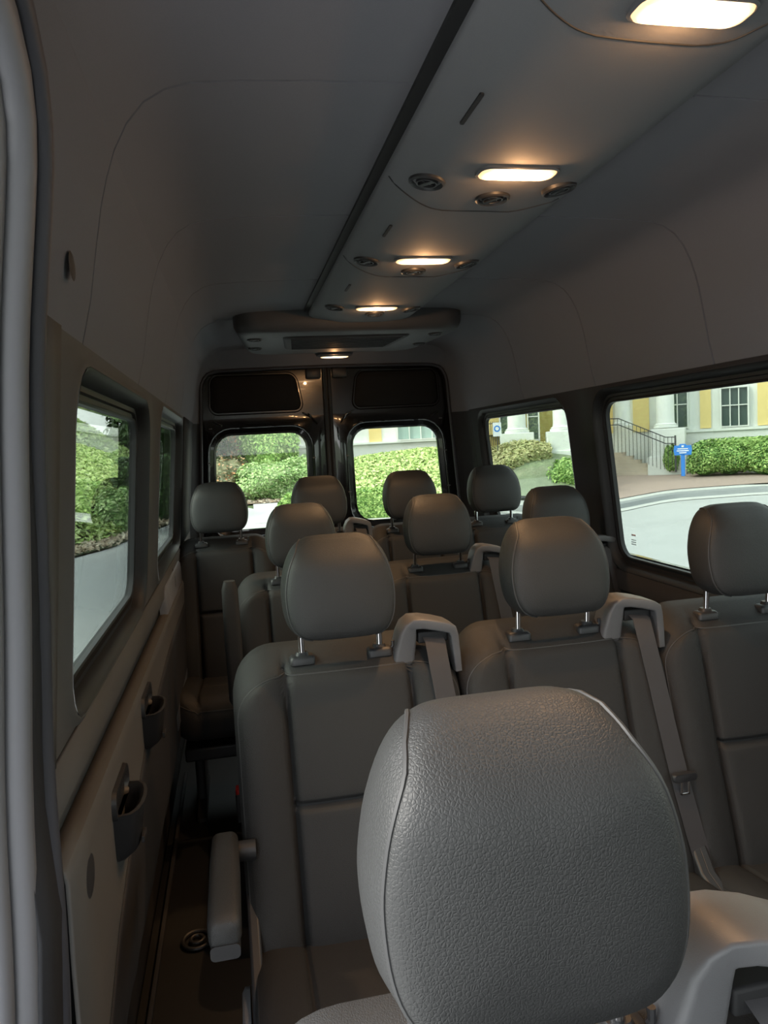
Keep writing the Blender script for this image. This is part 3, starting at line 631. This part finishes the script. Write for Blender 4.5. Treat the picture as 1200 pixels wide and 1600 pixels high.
    if arm=='up':
        x=-Wd/2-.022
        b=B(); rings=[]
        for tt,w_,h_ in((0,.018,.02),(.04,.026,.028),(.5,.028,.03),(.93,.026,.028),(1,.018,.018)):
            zz=.56+dz+.40*tt; yy=-.16+.055*tt-.05
            rings.append([(x+a,yy+c,zz) for a,c in rr(-w_,w_,-h_,h_,min(w_,h_)*.6,4)])
        b.loft(rings); b.mk('armrest','leather_plain',t,sharp=60)
        b=B(); b.tube([(x-.01,-.18,.575),(x+.05,-.16,.575)],.02,12); b.mk('armrest_pivot','plastic',t)
    return t
def kids(o): return [c for c in bpy.data.objects if c.parent==o]
def copy_tree(o,p=None):
    c=o.copy(); COL.objects.link(c); c.parent=p
    for k in kids(o): copy_tree(k,c)
    return c
def put(t,x,y,z,lab,grp=None,rz=0):
    t.location=(x,y,z); t.rotation_euler=(0,0,rz); t['label']=lab
    if grp:t['group']=grp
    return t
S_down=make_seat(arm='down',tongue=.495)
S_up=make_seat(arm='up',tongue=.495,buckle=.255)
S_mid=make_seat(tongue=.29)
S_r4=make_seat(Wd=.425,dz=.068,tongue=.30)
S_r4n=make_seat(Wd=.425,dz=.068,guide=False,buckle=.475)
G='charcoal leather passenger seats in rows'
front=put(copy_tree(S_down),.215,.525,-.047,'charcoal leather seat in front row with huge headrest filling the foreground',G)
put(S_down,.214,1.60,0,'charcoal leather aisle seat in second row with its armrest lowered into the aisle',G)
put(S_mid,.724,1.60,0,'charcoal leather middle seat of second row with chrome belt tongue hanging in front',G)
put(copy_tree(S_mid),1.221,1.60,0,'charcoal leather window seat of second row, cut by the right edge of the photo',G)
put(S_up,.222,2.62,0,'charcoal leather aisle seat in third row with its armrest folded upright',G)
put(copy_tree(S_mid),.727,2.62,0,'charcoal leather middle seat of third row, centre of the photo',G)
put(copy_tree(S_mid),1.197,2.62,0,'charcoal leather window seat of third row beside the large right window',G)
put(S_r4n,-.072,3.32,0,'charcoal leather seat of back row beside the left wall',G)
put(S_r4,.372,3.32,0,'charcoal leather seat of back row, second from the left wall',G)
put(copy_tree(S_r4n),.795,3.32,0,'charcoal leather seat of back row, second from the right wall',G)
put(copy_tree(S_r4n),1.205,3.32,0,'charcoal leather seat of back row beside the right rear window',G)
for t in [o for o in bpy.data.objects if o.name.startswith('passenger_seat')]:
    fr_=t is front
    for k in kids(t):
        if k.name.startswith(('headrest','post','release')): k.location.x-=(.018 if fr_ else .009)
        if fr_ and k.name.startswith('headrest'): k.location.z+=.030
        if fr_ and k.name.startswith('belt_guide'): k.location.z+=.022
# ------------------------------------------------ outside
def gz(x,y):
    r=math.hypot(x,y); return -.6+.033*max(0,r-6)
def pol(az,r): return (r*math.sin(R(az)),r*math.cos(R(az)))
def polar(name,az0,az1,rf0,rf1,zf,m,na=40,nr=8,kind='structure',parent=None):
    v=[];f=[]
    for i in range(na+1):
        az=az0+(az1-az0)*i/na
        for j in range(nr+1):
            r=rf0(az)+(rf1(az)-rf0(az))*j/nr; x,y=pol(az,r); v.append((x,y,zf(az,r,j/nr)))
    for i in range(na):
        for j in range(nr):
            a=i*(nr+1)+j; f.append((a,a+1,a+nr+2,a+nr+1))
    o=mk(name,v,f,m,parent,sharp=50)
    if kind:o['kind']=kind
    return o
gzr=lambda az,r,t: -.6+.033*max(0,r-6)
polar('ground',-180,180,lambda a:1.2,lambda a:60,lambda a,r,t:gzr(a,r,t)-.03,'soil',72,20)
def cur(az): return lerp([(-60,13.2),(-14,13.6),(-9,15.0),(-5,18),(-3,21.2),(2.3,21.2),(2.7,16.6),(13,16.5),(14,17.4),(18,17.6),(22,16.3),(25,15.6),(28.8,16.2),(32.6,17.9),(38.8,18.9),(45,18.9),(60,17),(90,15)],az)
polar('road',-175,175,lambda a:1.3,cur,lambda a,r,t:gzr(a,r,t)+.0,'asphalt',140,10)
polar('gutter',20,80,lambda a:cur(a)-.45,lambda a:cur(a),lambda a,r,t:gzr(a,r,t)+.012,'concrete',50,2)
polar('curb',20,80,lambda a:cur(a),lambda a:cur(a)+.5,lambda a,r,t:gzr(a,r,t)+(.10 if t>.15 else 0),'curbgrey',50,6)
polar('sidewalk',20,80,lambda a:cur(a)+.5,lambda a:max(cur(a)+.51,lerp([(20,19.6),(30,20.2),(33.5,19.7),(34,19.7),(80,19.7)],a)),lambda a,r,t:gzr(a,r,t)+.10,'concrete',50,3)
polar('terrace',28,80,lambda a:cur(a)+1.0,lambda a:lerp([(28,24),(37.8,23.4),(39,21.2),(80,20.5)],a),lambda a,r,t:gzr(a,r,t)+.115,'brickpave',50,5)
def leaves(name,pts,nrm,size,m,label=None,cat=None,parent=None,core=None,kind=None,flat=.5,aspect=1.0):
    P=np.array(pts,float); N=np.array(nrm,float); n=len(P)
    N=N+np.random.normal(0,flat,N.shape); N/=np.linalg.norm(N,axis=1)[:,None]+1e-9
    A=np.cross(N,np.random.normal(size=(n,3))); A/=np.linalg.norm(A,axis=1)[:,None]+1e-9; Bv=np.cross(N,A)
    s=(size*np.random.uniform(.6,1.3,n))[:,None]; a2=s*aspect
    V4=np.stack([P-A*a2,P+Bv*s*.5+N*s*.15,P+A*a2,P-Bv*s*.5+N*s*.15],1).reshape(-1,3)
    F=[tuple(range(4*i,4*i+4)) for i in range(n)]; V4=[tuple(q) for q in V4]
    if core:
        k=len(V4); V4+=core[0]; F+=[tuple(i+k for i in q) for q in core[1]]
    me=bpy.data.meshes.new(name); me.from_pydata(V4,[],F); me.materials.append(M[m])
    o=bpy.data.objects.new(name,me); COL.objects.link(o)
    if parent:o.parent=parent
    tag(o,label,cat,None,kind); return o
def on_patch(az0,az1,r0,r1,zf,n,rough=.06):
    P=[];N=[]
    for _ in range(n):
        az=random.uniform(az0,az1); a,c=r0(az),r1(az); t=random.random(); r=a+(c-a)*t; x,y=pol(az,r)
        P.append((x,y,zf(az,r,t)+random.uniform(-.02,rough)))
        N.append((-x*.02,-y*.02,1))
    return P,N
def blob(c,rad,n,seedv,squash=1.0,amp=.18,boxy=2.0):
    """points on a lumpy ellipsoid and a dark core"""
    rs=random.Random(seedv); ph=[(rs.uniform(2,5),rs.uniform(0,6),rs.uniform(2,5),rs.uniform(0,6)) for _ in range(4)]
    def rad_(d):
        th=math.atan2(d.y,d.x); f=math.asin(max(-1,min(1,d.z)))
        q=1+amp*sum(math.sin(a*th+b_)*math.sin(c_*f+e_) for a,b_,c_,e_ in ph)/2
        p=boxy; k=(abs(d.x)**p+abs(d.y)**p+abs(d.z)**p)**(-1/p)
        return q*k
    P=[];N=[]
    while len(P)<n:
        d=Vector((rs.gauss(0,1),rs.gauss(0,1),rs.gauss(0,1))).normalized()
        if d.z<-.75: continue
        q=rad_(d)*rs.uniform(.90,1.03); P.append((c[0]+d.x*rad[0]*q,c[1]+d.y*rad[1]*q,max(c[2]-rad[2]*.98,c[2]+d.z*rad[2]*q))); N.append((d.x,d.y,d.z+.9))
    v=[];f=[]; nu,nv=14,8
    for i in range(nv+1):
        for j in range(nu):
            a=-pi/2+pi*i/nv; th=2*pi*j/nu; d=Vector((math.cos(a)*math.cos(th),math.cos(a)*math.sin(th),math.sin(a))); q=rad_(d)*.90
            v.append((c[0]+d.x*rad[0]*q,c[1]+d.y*rad[1]*q,c[2]+d.z*rad[2]*q))
    for i in range(nv):
        for j in range(nu): f.append((i*nu+j,i*nu+(j+1)%nu,(i+1)*nu+(j+1)%nu,(i+1)*nu+j))
    return P,N,(v,f)
def bush(name,az,r,z,rad,n,size,m,lab,cat='bush',boxy=2.4,amp=.18,grp=None,sd_=1):
    x,y=pol(az,r); P,N,core=blob((0,0,0),rad,n,sd_,amp=amp,boxy=boxy)
    o=leaves(name,P,N,size,m,lab,cat,core=core); o.location=(x,y,z); o.rotation_euler=(0,0,-R(az))
    if grp:o['group']=grp
    return o
# rear bank (ivy)
zb_=lambda a,r,t: .05+(lerp([(5,.55),(10,.95),(14,1.08),(17,1.1)],a)-.05)*min(1,t*1.2)**.8
polar('ivy_bank',5.2,17.5,lambda a:17.0,lambda a:25.0,zb_,'soil',24,8,kind='structure')
P,N=on_patch(5.2,17.5,lambda a:17.0,lambda a:25.0,zb_,15000,.12); leaves('ivy_ground_cover',P,N,.07,'ivy','bright green ivy covering the bank behind the rear right door window','ivy',kind='stuff')
P=[];N=[]
for _ in range(13000):
    az=random.uniform(2.7,13.3); t=random.random(); ed=min(1,(az-2.7)/1.2)**.5
    if random.random()<.5: r=16.6+.05*random.random(); z=-.3+(.62*ed)*random.random(); n_=(-math.sin(R(az)),-math.cos(R(az)),.3)
    else: r=16.6+random.random()*1.3; z=-.3+.62*ed+random.uniform(-.03,.04); n_=(0,0,1)
    x,y=pol(az,r); P.append((x,y,z)); N.append(n_)
core=([],[])
for i in range(17):
    az=2.85+10.4*i/16; ed=min(1,(az-2.7)/1.2)**.5
    for r,z in((16.68,-.35),(16.68,-.33+.60*ed),(17.9,-.33+.60*ed),(17.9,-.35)): core[0].append((*pol(az,r),z))
for i in range(16):
    for j in range(3): core[1].append((4*i+j,4*i+j+1,4*i+j+5,4*i+j+4))
core[1].append((0,1,2,3)); core[1].append((64,65,66,67))
leaves('box_hedge',P,N,.055,'hedge','low clipped green hedge along the driveway behind the rear doors','hedge',core=core)
# rear-left shrubs and trees
bush('shrub',2.6,22.4,.42,(1.25,.9,.60),9000,.05,'shrub','large leafy green shrub seen through the rear left door window',sd_=3)
bush('shrub',5.2,23.0,.55,(.95,.8,.60),5000,.05,'shrub','pale green shrub behind the rear left door, right of the larger shrub',sd_=4)
bush('shrub',-.9,22.8,.35,(.9,.8,.8),3000,.06,'brownleaf','dull brown green shrub at the left edge of the rear left door window',sd_=5)
polar('driveway',1.2,9,lambda a:16.9,lambda a:21.3,lambda a,r,t:gzr(a,r,t)+.006,'asphalt',12,3)
polar('mulch_bed',-3,5.4,lambda a:21.2,lambda a:24,lambda a,r,t:gzr(a,r,t)+.02,'mulch',10,3)
P,N=on_patch(-3,5.3,lambda a:21.2,lambda a:22.3,lambda a,r,t:gzr(a,r,t)+.03,1500,.05); leaves('leaf_litter',P,N,.05,'straw','tan fallen leaves along the driveway edge under the shrubs','leaves',kind='stuff')
def tree(name,az,r,z0,h,rad,n,size,m,lab,sd_,trunk=True,amp=.3,boxy=2):
    x,y=pol(az,r); t=empty(name,(x,y,z0),lab,'tree',rz=-R(az))
    P,N,core=blob((0,0,h*.56),rad,n,sd_,amp=amp,boxy=boxy); leaves('crown',P,N,size,m,core=core,parent=t)
    b=B(); b.tube([(0,0,0),(.03,0,h*.3),(0,0,h*.6)],[.12,.09,.05],8); b.mk('trunk','bark',t)
tree('conifer',2.9,25.0,.0,4.4,(1.0,.9,2.3),12000,.065,'conifer','bright green upright conifer behind the rear left door window',7)
tree('conifer',4.0,25.6,.0,3.0,(.32,.6,1.6),3000,.08,'darkleaf','narrower green conifer right of the taller one behind the rear doors',8)
tree('brown_tree',-.6,26.2,.0,4.2,(1.6,1.2,2.3),12000,.07,'brownleaf','brown and orange leaved tree left of the conifer behind the rear doors',9)
tree('dark_tree',-4.4,25,.2,5.0,(1.9,1.3,2.6),6500,.12,'darkleaf','tall dark evergreen tree seen through the further left window',10)
tree('dark_tree',-6.6,27,.2,4.6,(.55,.6,2.3),2500,.12,'darkleaf','dark evergreen tree above the hedge in the nearer left window',11)
tree('leafy_tree',-38,14,-.3,9,(3.5,2.5,4.3),7000,.22,'hedge','tall leafy tree glimpsed at the far left past the door seal',12)
# left hill
def hz(a,r,t):
    top=lerp([(-70,4.2),(-30,3.6),(-16,3.2),(-12.6,2.75),(-11,2.55),(-9.5,2.1),(-8,1.65),(-6.5,1.2),(-4,.6)],a); b0=-.6+.033*(r-6)+.03
    return b0+(top-b0)*min(1,max(0,(t-.10)/.75))**.9
c1=lambda a:cur(a)+.02; c2=lambda a:24.5
polar('hill',-75,-3.6,c1,c2,hz,'soil',50,12)
P,N=on_patch(-75,-7.2,lambda a:cur(a)+.9,c2,lambda a,r,t:hz(a,r,(r-c1(a))/(24.5-c1(a))),18000,.14); leaves('ivy_ground_cover',P,N,.11,'ivy','bright green ivy slope rising outside the left windows','ivy',kind='stuff')
P,N=on_patch(-16,-7.2,lambda a:cur(a)+.9,c2,lambda a,r,t:hz(a,r,(r-c1(a))/(24.5-c1(a))),14000,.12); leaves('ivy_ground_cover',P,N,.07,'ivy','dense green ivy low on the slope next to the clipped dark hedge on the left','ivy',kind='stuff')
P,N=on_patch(-60,-3.8,c1,lambda a:cur(a)+1.2,lambda a,r,t:gzr(a,r,t)+.06,7000,.05); leaves('straw_mulch',P,N,.06,'straw','strip of tan straw mulch between left driveway and hedge','mulch',kind='stuff')
x,y=pol(-6.1,18.9); P,N,core=blob((0,0,0),(.85,.6,.78),8000,21,amp=.03,boxy=7); o=leaves('clipped_hedge',P,N,.06,'darkleaf','dark green clipped box hedge outside the two left windows','hedge',core=core); o.location=(x,y,.62); o.rotation_euler=(0,0,R(6))
bush('shrub',-8.3,16.9,.20,(.55,.5,.52),2200,.06,'shrub','green shrub at the foot of the slope before the dark left hedge',sd_=6)
# ---- buildings: local frame u (right), w (away), z
def frame(name,az,D,lab,cat):
    return empty(name,(D*math.sin(R(az)),D*math.cos(R(az)),0),lab,cat,rz=-R(az))
def bx(par_,nm,m,u0,u1,z0,z1,w0,w1,bev=0):
    b=B(); b.box(((u0+u1)/2,(w0+w1)/2,(z0+z1)/2),(abs(u1-u0),abs(w1-w0),abs(z1-z0))); return b.mk(nm,m,par_,smooth=False,bev=bev)
def bwindow(par_,u0,u1,z0,z1,nu,zsp,pm='pane',w=0):
    f=B(); t=.035
    f.box(((u0+u1)/2,w-.04,z0-t/2),(u1-u0+2*t,.12,t)); f.box(((u0+u1)/2,w-.04,z1+t/2),(u1-u0+2*t,.12,t))
    for u in(u0-t/2,u1+t/2): f.box((u,w-.04,(z0+z1)/2),(t,.12,z1-z0))
    for k in range(1,nu): f.box((u0+(u1-u0)*k/nu,w-.03,(z0+z1)/2),(t*.8,.08,z1-z0))
    for zz in zsp: f.box(((u0+u1)/2,w-.03,zz),(u1-u0,.08,t*.8))
    fo=f.mk('window_frame','white',par_,smooth=False)
    zz=[z0]+list(zsp)+[z1]
    for k in range(nu):
        for a,c in zip(zz,zz[1:]): bx(fo,'pane',pm,u0+(u1-u0)*k/nu+.012,u0+(u1-u0)*(k+1)/nu-.012,a+.012,c-.012,w+.0,w+.02)
def column(par_,u,r,zb,zt,w,ped=None):
    b=B(); n=20
    pr=[(r*1.35,0),(r*1.35,.06),(r*1.2,.07),(r*1.25,.10),(r*1.05,.13),(r*1.0,.2),(r*.96,(zt-zb))]
    b.loft([[(u+q*math.cos(2*pi*k/n),w+q*math.sin(2*pi*k/n),zb+z) for k in range(n)] for q,z in pr]); b.mk('column','white',par_)
b1=frame('building',36,24,'white and yellow building with columns, stairs front and tall windows on the right','building')
bx(b1,'wall','white',-6,6,-.6,7,.05,.4)
for u0_,u1_ in((-3.6,-3.05),(-2.45,-1.98),(-.55,-.25),(.98,1.30)): bx(b1,'yellow_panel','yellow',u0_,u1_,1.35,7,.0,.06)
bx(b1,'ledge','white',-1.05,6,1.25,1.33,-.10,.06); bx(b1,'plinth','white',-1.0,6,-.6,1.25,-.04,.06)
bwindow(b1,-1.45,-.90,1.42,3.2,2,(2.10,)); bwindow(b1,.03,.72,1.38,2.48,3,(1.98,)); bwindow(b1,1.5,2.2,1.38,2.48,3,(1.98,))
column(b1,-1.47,.25,1.43,7,-.75); column(b1,-2.68,.22,1.55,7,-.6)
bx(b1,'pedestal','white',-1.85,-.93,.35,1.40,-1.15,-.35,.02); bx(b1,'pedestal_base','white',-1.95,-.90,-.2,.60,-1.2,-.3,.02)
bx(b1,'cheek_wall','white',-1.95,-1.0,-.2,.55,-.95,-.30)
st=frame('stone_stairs',36,24,'tan stone entrance steps between building and brick terrace','stairs')
for k in range(6):
    e=-1.55-.24*k
    b=B(); b.box(((-6+e)/2,.15*k-.95,.17+.115*k-.06),(e+6,.30,.13)); 
    b.loft([[(e+q*math.cos(a)*.10,.15*k-.95+.15*math.sin(a),.17+.115*k-.06+zz) for a in np.linspace(-pi/2,pi/2,7)] for zz,q in((-.065,1),(.04,1),(.065,1.25))]); b.mk('step','stone',st,smooth=False)
ra=frame('stair_railing',36,22.5,'dark iron handrail with balusters along the stairs','railing')
def rz_(u): return lerp([(-3.2,1.78),(-2.70,1.77),(-1.43,1.16),(-1.18,1.15)],u)
for off,q in((0,.016),(-.18,.016)):
    b=B(); b.tube([(u,0,rz_(u)+off) for u in(-3.2,-2.70,-2.2,-1.43,-1.18)],q,6); b.mk('rail','iron',ra)
for k in range(19):
    u=-3.15+k*.105; b=B(); b.tube([(u,0,rz_(u)),(u,0,max(.25,rz_(u)-.98))],.008,5); b.mk('baluster','iron',ra)
b=B(); b.box((-1.17,0,.68),(.05,.05,1.04)); b.mk('newel_post','iron',ra,bev=.005)
sg=frame('blue_sign',36,21.4,'blue scalloped sign on a blue post beside the stair railing','sign')
b=B(); b.loft([[(-.93+a,q,.80+c) for a,c in [(x,z) for x,z in((-.21,-.13),(.21,-.13),(.23,0),(.21,.13),(.10,.13),(.07,.17),(-.07,.17),(-.10,.13),(-.21,.13),(-.23,0))]] for q in(-.03,.0)]); b.mk('board','blue',sg,smooth=False)
b=B(); 
for z,w_ in((.90,.26),(.845,.30),(.79,.18)): b.box((-.93,-.034,z-.06),(w_,.006,.025))
b.box((-.93,-.034,.905),(.06,.006,.05)); b.mk('lettering','signwhite',sg,smooth=False)
b=B(); b.box((-.93,0,.40),(.10,.06,.60)); b.mk('post','blue',sg,bev=.005)
for i,(u,r_,rd,zz,sd_,lb) in enumerate(((-.36,22.1,(.50,.5,.46),.50,31,'rounded green shrub just right of the blue sign'),(.22,22.2,(.52,.5,.44),.50,32,'rounded green shrub second to the right of the blue sign'),(1.1,22.1,(.62,.5,.46),.48,33,'rounded green shrub at right edge of large right window'),(-1.30,22.9,(.22,.3,.42),.52,36,'small dark green shrub behind the railing post'))):
    f=frame('shrub',36,r_,None,None); P,N,core=blob((0,0,0),rd,3200,sd_,amp=.12); o=leaves('shrub',P,N,.045,'hedge',lb,'bush',core=core); o.matrix_world=Matrix.Translation((*[f.location.x+u*math.cos(R(36)),f.location.y-u*math.sin(R(36))],zz))@Matrix.Rotation(-R(36),4,'Z'); bpy.data.objects.remove(f)
P,N,core=blob((0,0,0),(2.2,.35,.42),6000,35,amp=.02,boxy=7); o=leaves('clipped_hedge',P,N,.05,'hedge','long clipped green hedge against the white building wall','hedge',core=core)
o.matrix_world=Matrix.Translation((23.2*math.sin(R(36))+1.6*math.cos(R(36)),23.2*math.cos(R(36))-1.6*math.sin(R(36)),.62))@Matrix.Rotation(-R(36),4,'Z')
# portico seen through the rear right side window
b2=frame('portico',21.5,20,'white portico with thick columns on square pedestals, seen through the rear side window','building')
bx(b2,'back_wall','ochre',-.95,2.5,.2,6,2.3,2.5); bx(b2,'pilaster','white',.56,.74,.2,6,1.6,2.3); bx(b2,'yellow_panel','yellow',-.75,-.38,1.5,6,1.9,2.3)
column(b2,.09,.245,1.50,6,.35); column(b2,1.29,.245,1.49,6,.35)
bx(b2,'pedestal','white',-.36,.53,.2,1.50,0,.85,.02); bx(b2,'pedestal','white',.86,1.76,.2,1.49,0,.85,.02); bx(b2,'pedestal_base','white',.80,1.86,.2,.98,-.05,.9,.02)
bwindow(b2,.42,.70,1.3,3.2,1,(1.95,),w=1.5)
bwindow(b2,1.55,2.4,1.5,3.2,2,(2.2,),w=2.25)
bwindow(b2,-.36,-.15,1.3,3.2,1,(2.2,),w=1.5)
f2=frame('porch_fence',21.5,20,'dark iron fence left of the portico columns','fence')
for k in range(8):
    b=B(); b.tube([(-.72+k*.055,.5,.6),(-.72+k*.055,.5,1.85)],.008,5); b.mk('picket','iron',f2)
for z in(1.80,1.0):
    b=B(); b.tube([(-.75,.5,z),(-.3,.5,z)],.012,5); b.mk('rail','iron',f2)
s2=frame('white_sign',21.5,19.6,'small white sign with a blue round emblem by the portico','sign')
b=B(); b.box((-.42,0,1.62),(.22,.02,.36)); b.mk('board','signwhite',s2,smooth=False)
b=B(); b.tube([(-.42,.01,.7),(-.42,.01,1.5)],.015,6); b.mk('post','iron',s2)
b=B(); b.loft([[(-.42+q*math.cos(a),y,1.64+q*math.sin(a)) for a in np.linspace(0,2*pi,20,False)] for q,y in((.085,-.011),(.085,-.014))]); b.mk('emblem','blue',s2)
b=B(); b.loft([[(-.42+q*math.cos(a),y,1.64+q*math.sin(a)) for a in np.linspace(0,2*pi,20,False)] for q,y in((.05,-.015),(.05,-.017))]); b.mk('emblem_centre','signwhite',s2)
# planting bank before the portico
zp=lambda a,r,t: .02+(lerp([(17,.75),(19,.98),(21,1.15),(22.5,1.20),(24,1.05),(26,.9)],a)-.02)*t**.9
polar('grass_bank',16.8,27,lambda a:17.7,lambda a:20.2,lambda a,r,t:zp(a,r,t)-.02,'grass',20,8)
P,N=on_patch(17.0,24.2,lambda a:lerp([(17,18.6),(19.5,18.4),(24.2,19.6)],a),lambda a:20.0,lambda a,r,t:zp(a,r,(r-17.7)/2.5),9000,.22); leaves('ornamental_grass',P,N,.055,'tan','yellow green ornamental grass mound below the portico columns','plants',kind='stuff',aspect=1.3)
P,N=on_patch(16.9,19.2,lambda a:18.2,lambda a:20.0,lambda a,r,t:zp(a,r,(r-17.7)/2.5)+.06,3500,.16); leaves('ivy_ground_cover',P,N,.07,'hedge','green ground cover left of the yellow grass mound','ivy',kind='stuff')
bush('shrub',25.6,18.9,.25,(.5,.8,.50),3000,.05,'hedge','green hedge end at right of the grass slope beside the window pillar',boxy=4,sd_=41)
# far building behind the rear right door
b3=frame('office_building',12.5,25.6,'white and yellow building wall with blinds behind the rear doors','building')
bx(b3,'wall','white',-5,5,-.3,6,.05,.4); bx(b3,'ledge','white',-5,5,1.43,1.50,-.08,.06); bx(b3,'yellow_panel','yellow',-.93,-.50,1.5,6,.0,.06); bx(b3,'yellow_panel','yellow',2.4,2.8,1.5,6,.0,.06)
bwindow(b3,.07,1.65,1.53,3.0,4,(),pm='blindpane')
bx(b3,'downpipe','signwhite',-.55,-.53,.0,1.43,-.02,.05)
print('objects',len(bpy.data.objects))
